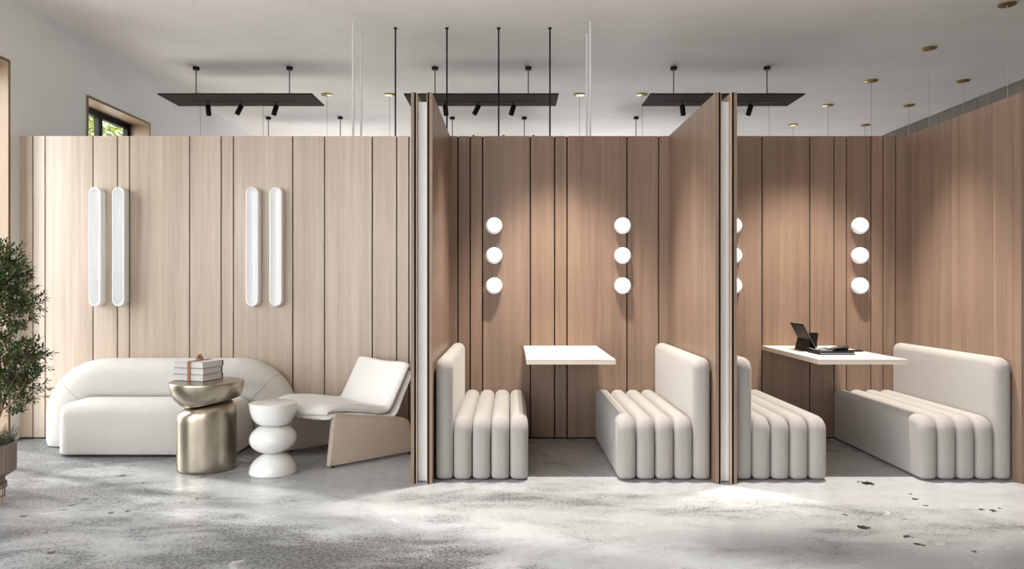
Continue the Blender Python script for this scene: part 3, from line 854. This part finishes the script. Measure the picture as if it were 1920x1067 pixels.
# ------------------------------------------------------------------ potted tree on its stand
PC = Vector((-3.012, Y(4.25), 0))
r = thing('plant_stand', 'taupe metal stand with thin legs under the ribbed plant pot', 'plant stand', PC)
bm = B(); lathe(bm, [(0, .112), (.132, .112), (.137, .109), (.137, .080), (.132, .078), (0, .078)], 48); obj('tray', bm, 'pot', r, True, 40)
for k in range(4):
    a = math.radians(-14+90*k); c, s = math.cos(a), math.sin(a)
    bm = B(); tube(bm, [(c*.13, s*.13, .098), (c*.165, s*.165, .098)], .004, 8); tube(bm, [(c*.165, s*.165, .101), (c*.165, s*.165, .004)], .004, 8); tube(bm, [(c*.165, s*.165, .005), (c*.02, s*.02, .005)], .004, 8)
    obj('leg', bm, 'bark', r)
r = thing('potted_tree', 'leafy green tree in a ribbed taupe pot at the left edge', 'plant', PC+Vector((0, 0, .1125)))
bm = B(); n = 144; prof = [(.115, 0), (.125, .003), (.128, .03), (.175, .055), (.188, .065), (.190, .21), (.190, .222), (.186, .224), (.178, .224), (.176, .20)]
rings = []
for j, (rad, z) in enumerate(prof):
    rings.append([bm.verts.new(((rad-(.004 if (i % 4 == 0 and 3 <= j <= 6) else 0))*math.cos(2*PI*i/n), (rad-(.004 if (i % 4 == 0 and 3 <= j <= 6) else 0))*math.sin(2*PI*i/n), z)) for i in range(n)])
for A, B2 in zip(rings, rings[1:]):
    for i in range(n): bm.faces.new((A[i], A[(i+1) % n], B2[(i+1) % n], B2[i]))
bm.faces.new(rings[0]); obj('pot', bm, 'pot', r)
bm = B(); lathe(bm, [(0, .200), (.05, .202), (.12, .198), (.1765, .196)], 32); obj('soil', bm, 'soil', r, True)
zb = .1125
def L(px, py, dd=0): # point of the crown at the tree's distance, local to the pot
    p = at(px, py, 4.25+dd); return p-PC-Vector((0, 0, zb))
trunkpts = {'a': [Vector((.01, 0, .19)), L(-5, 780), L(-2, 740), L(2, 700, .05), L(-12, 620, .03), L(-20, 540), L(-14, 480)],
            'b': [L(-5, 790), L(10, 745, -.03), L(24, 715, -.05), L(40, 690, -.06), L(58, 672, -.05)],
            'c': [L(-12, 640), L(0, 600), L(25, 590), L(62, 572)], 'd': [L(-4, 700), L(-40, 650, .1), L(-70, 600, .1), L(-80, 540, .1)],
            'e': [L(-3, 770), L(10, 765, -.05), L(25, 755, -.09), L(45, 720, -.1)]}
bm = B()
for key, pts in trunkpts.items():
    r0 = .016 if key == 'a' else .009
    tube(bm, pts, [r0*(1-.75*i/(len(pts)-1)) for i in range(len(pts))], 8)
blobs = [(-10, 510, 0, .12, .13), (0, 560, 0, .15, .13), (-45, 545, .05, .2, .22), (12, 525, -.04, .09, .1), (38, 590, 0, .05, .035), (60, 574, 0, .045, .035), (4, 595, 0, .1, .07), (10, 485, 0, .05, .055), (20, 545, 0, .085, .09), (-4, 520, 0, .1, .12),
         (20, 680, 0, .11, .12), (52, 668, 0, .08, .05), (60, 715, -.02, .065, .045), (25, 735, -.03, .11, .07), (-30, 700, .02, .18, .18), (12, 645, 0, .09, .05), (38, 765, 0, .055, .04), (-60, 640, .1, .2, .15), (42, 690, 0, .07, .06), (5, 760, 0, .09, .05), (0, 700, 0, .12, .12)]
cnt = [44, 85, 70, 30, 8, 10, 22, 16, 28, 40, 42, 22, 14, 30, 60, 16, 7, 45, 20, 12, 40]
lf = B(); rng = random.Random(3)
def leaf(bm, p, d, up, ln, wd):
    s = d.cross(up).normalized(); n_ = s.cross(d).normalized()
    v = [bm.verts.new(p), bm.verts.new(p+d*ln*.35+s*wd+n_*ln*.06), bm.verts.new(p+d*ln*.75+s*wd*.75+n_*ln*.04), bm.verts.new(p+d*ln-n_*ln*.08), bm.verts.new(p+d*ln*.75-s*wd*.75+n_*ln*.04), bm.verts.new(p+d*ln*.35-s*wd+n_*ln*.06)]
    m1 = bm.verts.new(p+d*ln*.5)
    for a, b_ in ((0, 1), (1, 2), (2, 3), (3, 4), (4, 5), (5, 0)): bm.faces.new((v[a], v[b_], m1))
allb = [p for pts in trunkpts.values() for p in pts]
for (px, py, dd, rx, rz_), c in zip(blobs, cnt):
    ctr = L(px, py, dd)
    for _ in range(int(c*1.05)):
        while True:
            q = Vector((rng.uniform(-1, 1), rng.uniform(-1, 1), rng.uniform(-1, 1)))
            if q.length < 1: break
        p = ctr+Vector((q.x*rx, q.y*rx*1.1, q.z*rz_))
        d = (q*1.0+Vector((.35, 0, .35))+Vector((rng.uniform(-.6, .6), rng.uniform(-.6, .6), rng.uniform(-.5, .6)))).normalized()
        Ls = rng.uniform(.05, .085); p1 = p+d*Ls
        tube(bm, [p-d*.02, p1], [.0012, .0006], 4)
        for k in range(11):
            f = k/10; pp = p.lerp(p1, f)
            a = 2.4*k+rng.uniform(-.4, .4); o1 = d.orthogonal().normalized(); o2 = d.cross(o1)
            ld = (d*(.75+.5*f)+(o1*math.cos(a)+o2*math.sin(a))*.9).normalized()
            leaf(lf, pp, ld, Vector((rng.uniform(-.5, .5), rng.uniform(-.5, .5), 1)).normalized(), rng.uniform(.022, .034), rng.uniform(.0048, .0070))
obj('trunk_and_branches', bm, 'bark', r, True, 60)
obj('foliage', lf, 'leaf', r)
for nm_ in ('pot', 'soil'): bpy.data.objects[nm_].scale = (.9, .9, 1)
bpy.data.objects['plant_stand'].scale = (.9, .9, 1)
ub = B()
for _ in range(260):
    a = rng.uniform(0, 2*PI); rad = rng.uniform(0, .15); p = Vector((rad*math.cos(a), rad*math.sin(a), .197))
    d = Vector((math.cos(a)*rng.uniform(.1, .9), math.sin(a)*rng.uniform(.1, .9), 1.1)).normalized(); hh = rng.uniform(.05, .13)
    tube(ub, [p, p+d*hh*.6, p+d*hh+Vector((math.cos(a), math.sin(a), -.2))*.015], [.0012, .001, .0005], 3)
    for k in range(9):
        pp = p+d*hh*(.3+.08*k); aa = 2.4*k; o1 = d.orthogonal().normalized(); o2 = d.cross(o1)
        leaf(ub, pp, (d*.6+(o1*math.cos(aa)+o2*math.sin(aa))).normalized(), Vector((0, 0, 1)) if abs(d.z) < .99 else Vector((1, 0, 0)), rng.uniform(.012, .020), .0022)
obj('underplanting', ub, 'leaf2', r)

# ------------------------------------------------------------------ outside the windows
bm = B(); box(bm, -40, XO-.02, -30, 40, -.4, -.1)
o = obj('garden_ground', bm, 'lawn'); struct(o)
tr = thing('garden_tree', 'yellow-green leafy tree outside, seen through the far left window', 'tree', (-7.6, 6.3, -.1))
bm = B(); tube(bm, [(0, 0, 0), (.05, .1, 1.2), (-.05, 0, 2.2), (.1, 0, 3.4)], [.14, .11, .08, .03], 10); 
for k in range(7):
    a = k*.9; tube(bm, [(0, 0, 1.7+k*.2), (math.cos(a)*.8, math.sin(a)*.8, 2.5+k*.25)], [.04, .01], 6)
obj('trunk', bm, 'bark', tr, True)
lf = B()
for _ in range(16000):
    while True:
        q = Vector((rng.uniform(-1, 1), rng.uniform(-1, 1), rng.uniform(-1, 1)))
        if .45 < q.length < 1: break
    p = Vector((q.x*2.0, q.y*2.0, 2.9+q.z*1.9)); p += Vector((math.sin(p.z*5), math.cos(p.x*4), math.sin(p.y*5)))*.12
    d = Vector((rng.uniform(-1, 1), rng.uniform(-1, 1), rng.uniform(-.6, .8))).normalized()
    leaf(lf, p, d, Vector((.1, .2, 1)).normalized(), rng.uniform(.07, .12), .03)
obj('crown', lf, 'tree_leaf', tr)
bm = B(); box(bm, -9.5, -7.4, 10.2, 13, -.1, 6)
o = tag(obj('garden_building', bm, 'ext'), 'pale rendered building outside the far left window, right of the tree', 'building')
bm = B()
for z in (1.2, 3.6): box(bm, -7.42, -7.38, 11, 12, z, z+1.3)
obj('window', bm, 'spine', o)

# ------------------------------------------------------------------ light
w = bpy.data.worlds.new('World'); sc.world = w; w.use_nodes = True; nt = w.node_tree
bg = nt.nodes['Background']; bg.inputs['Color'].default_value = (.965, .975, 1.0, 1); bg.inputs['Strength'].default_value = 12.0
l = bpy.data.lights.new('sun', 'SUN'); l.energy = 7.0; l.angle = math.radians(3); l.color = (1, .95, .88)
lo = bpy.data.objects.new('sun', l); C.objects.link(lo)
el = math.radians(23); dirv = Vector((1, -.46, 0)).normalized()*math.cos(el)+Vector((0, 0, -math.sin(el)))
lo.rotation_euler = dirv.to_track_quat('-Z', 'Y').to_euler()

cam = bpy.data.cameras.new('camera'); co = bpy.data.objects.new('camera', cam); C.objects.link(co)
co.location = (0, -CAMD, H); co.rotation_euler = (PI/2, 0, 0)
cam.sensor_width = 36; cam.lens = 36*F/1920; cam.shift_x = 3/1920; cam.clip_start = .05; cam.clip_end = 200
sc.camera = co
sc.view_settings.view_transform = 'Standard'; sc.view_settings.look = 'None'
sc.view_settings.gamma = 1; sc.view_settings.exposure = 0.12; sc.view_settings.use_curve_mapping = False
sc.cycles.max_bounces = 10; sc.cycles.diffuse_bounces = 6; sc.cycles.sample_clamp_indirect = 6
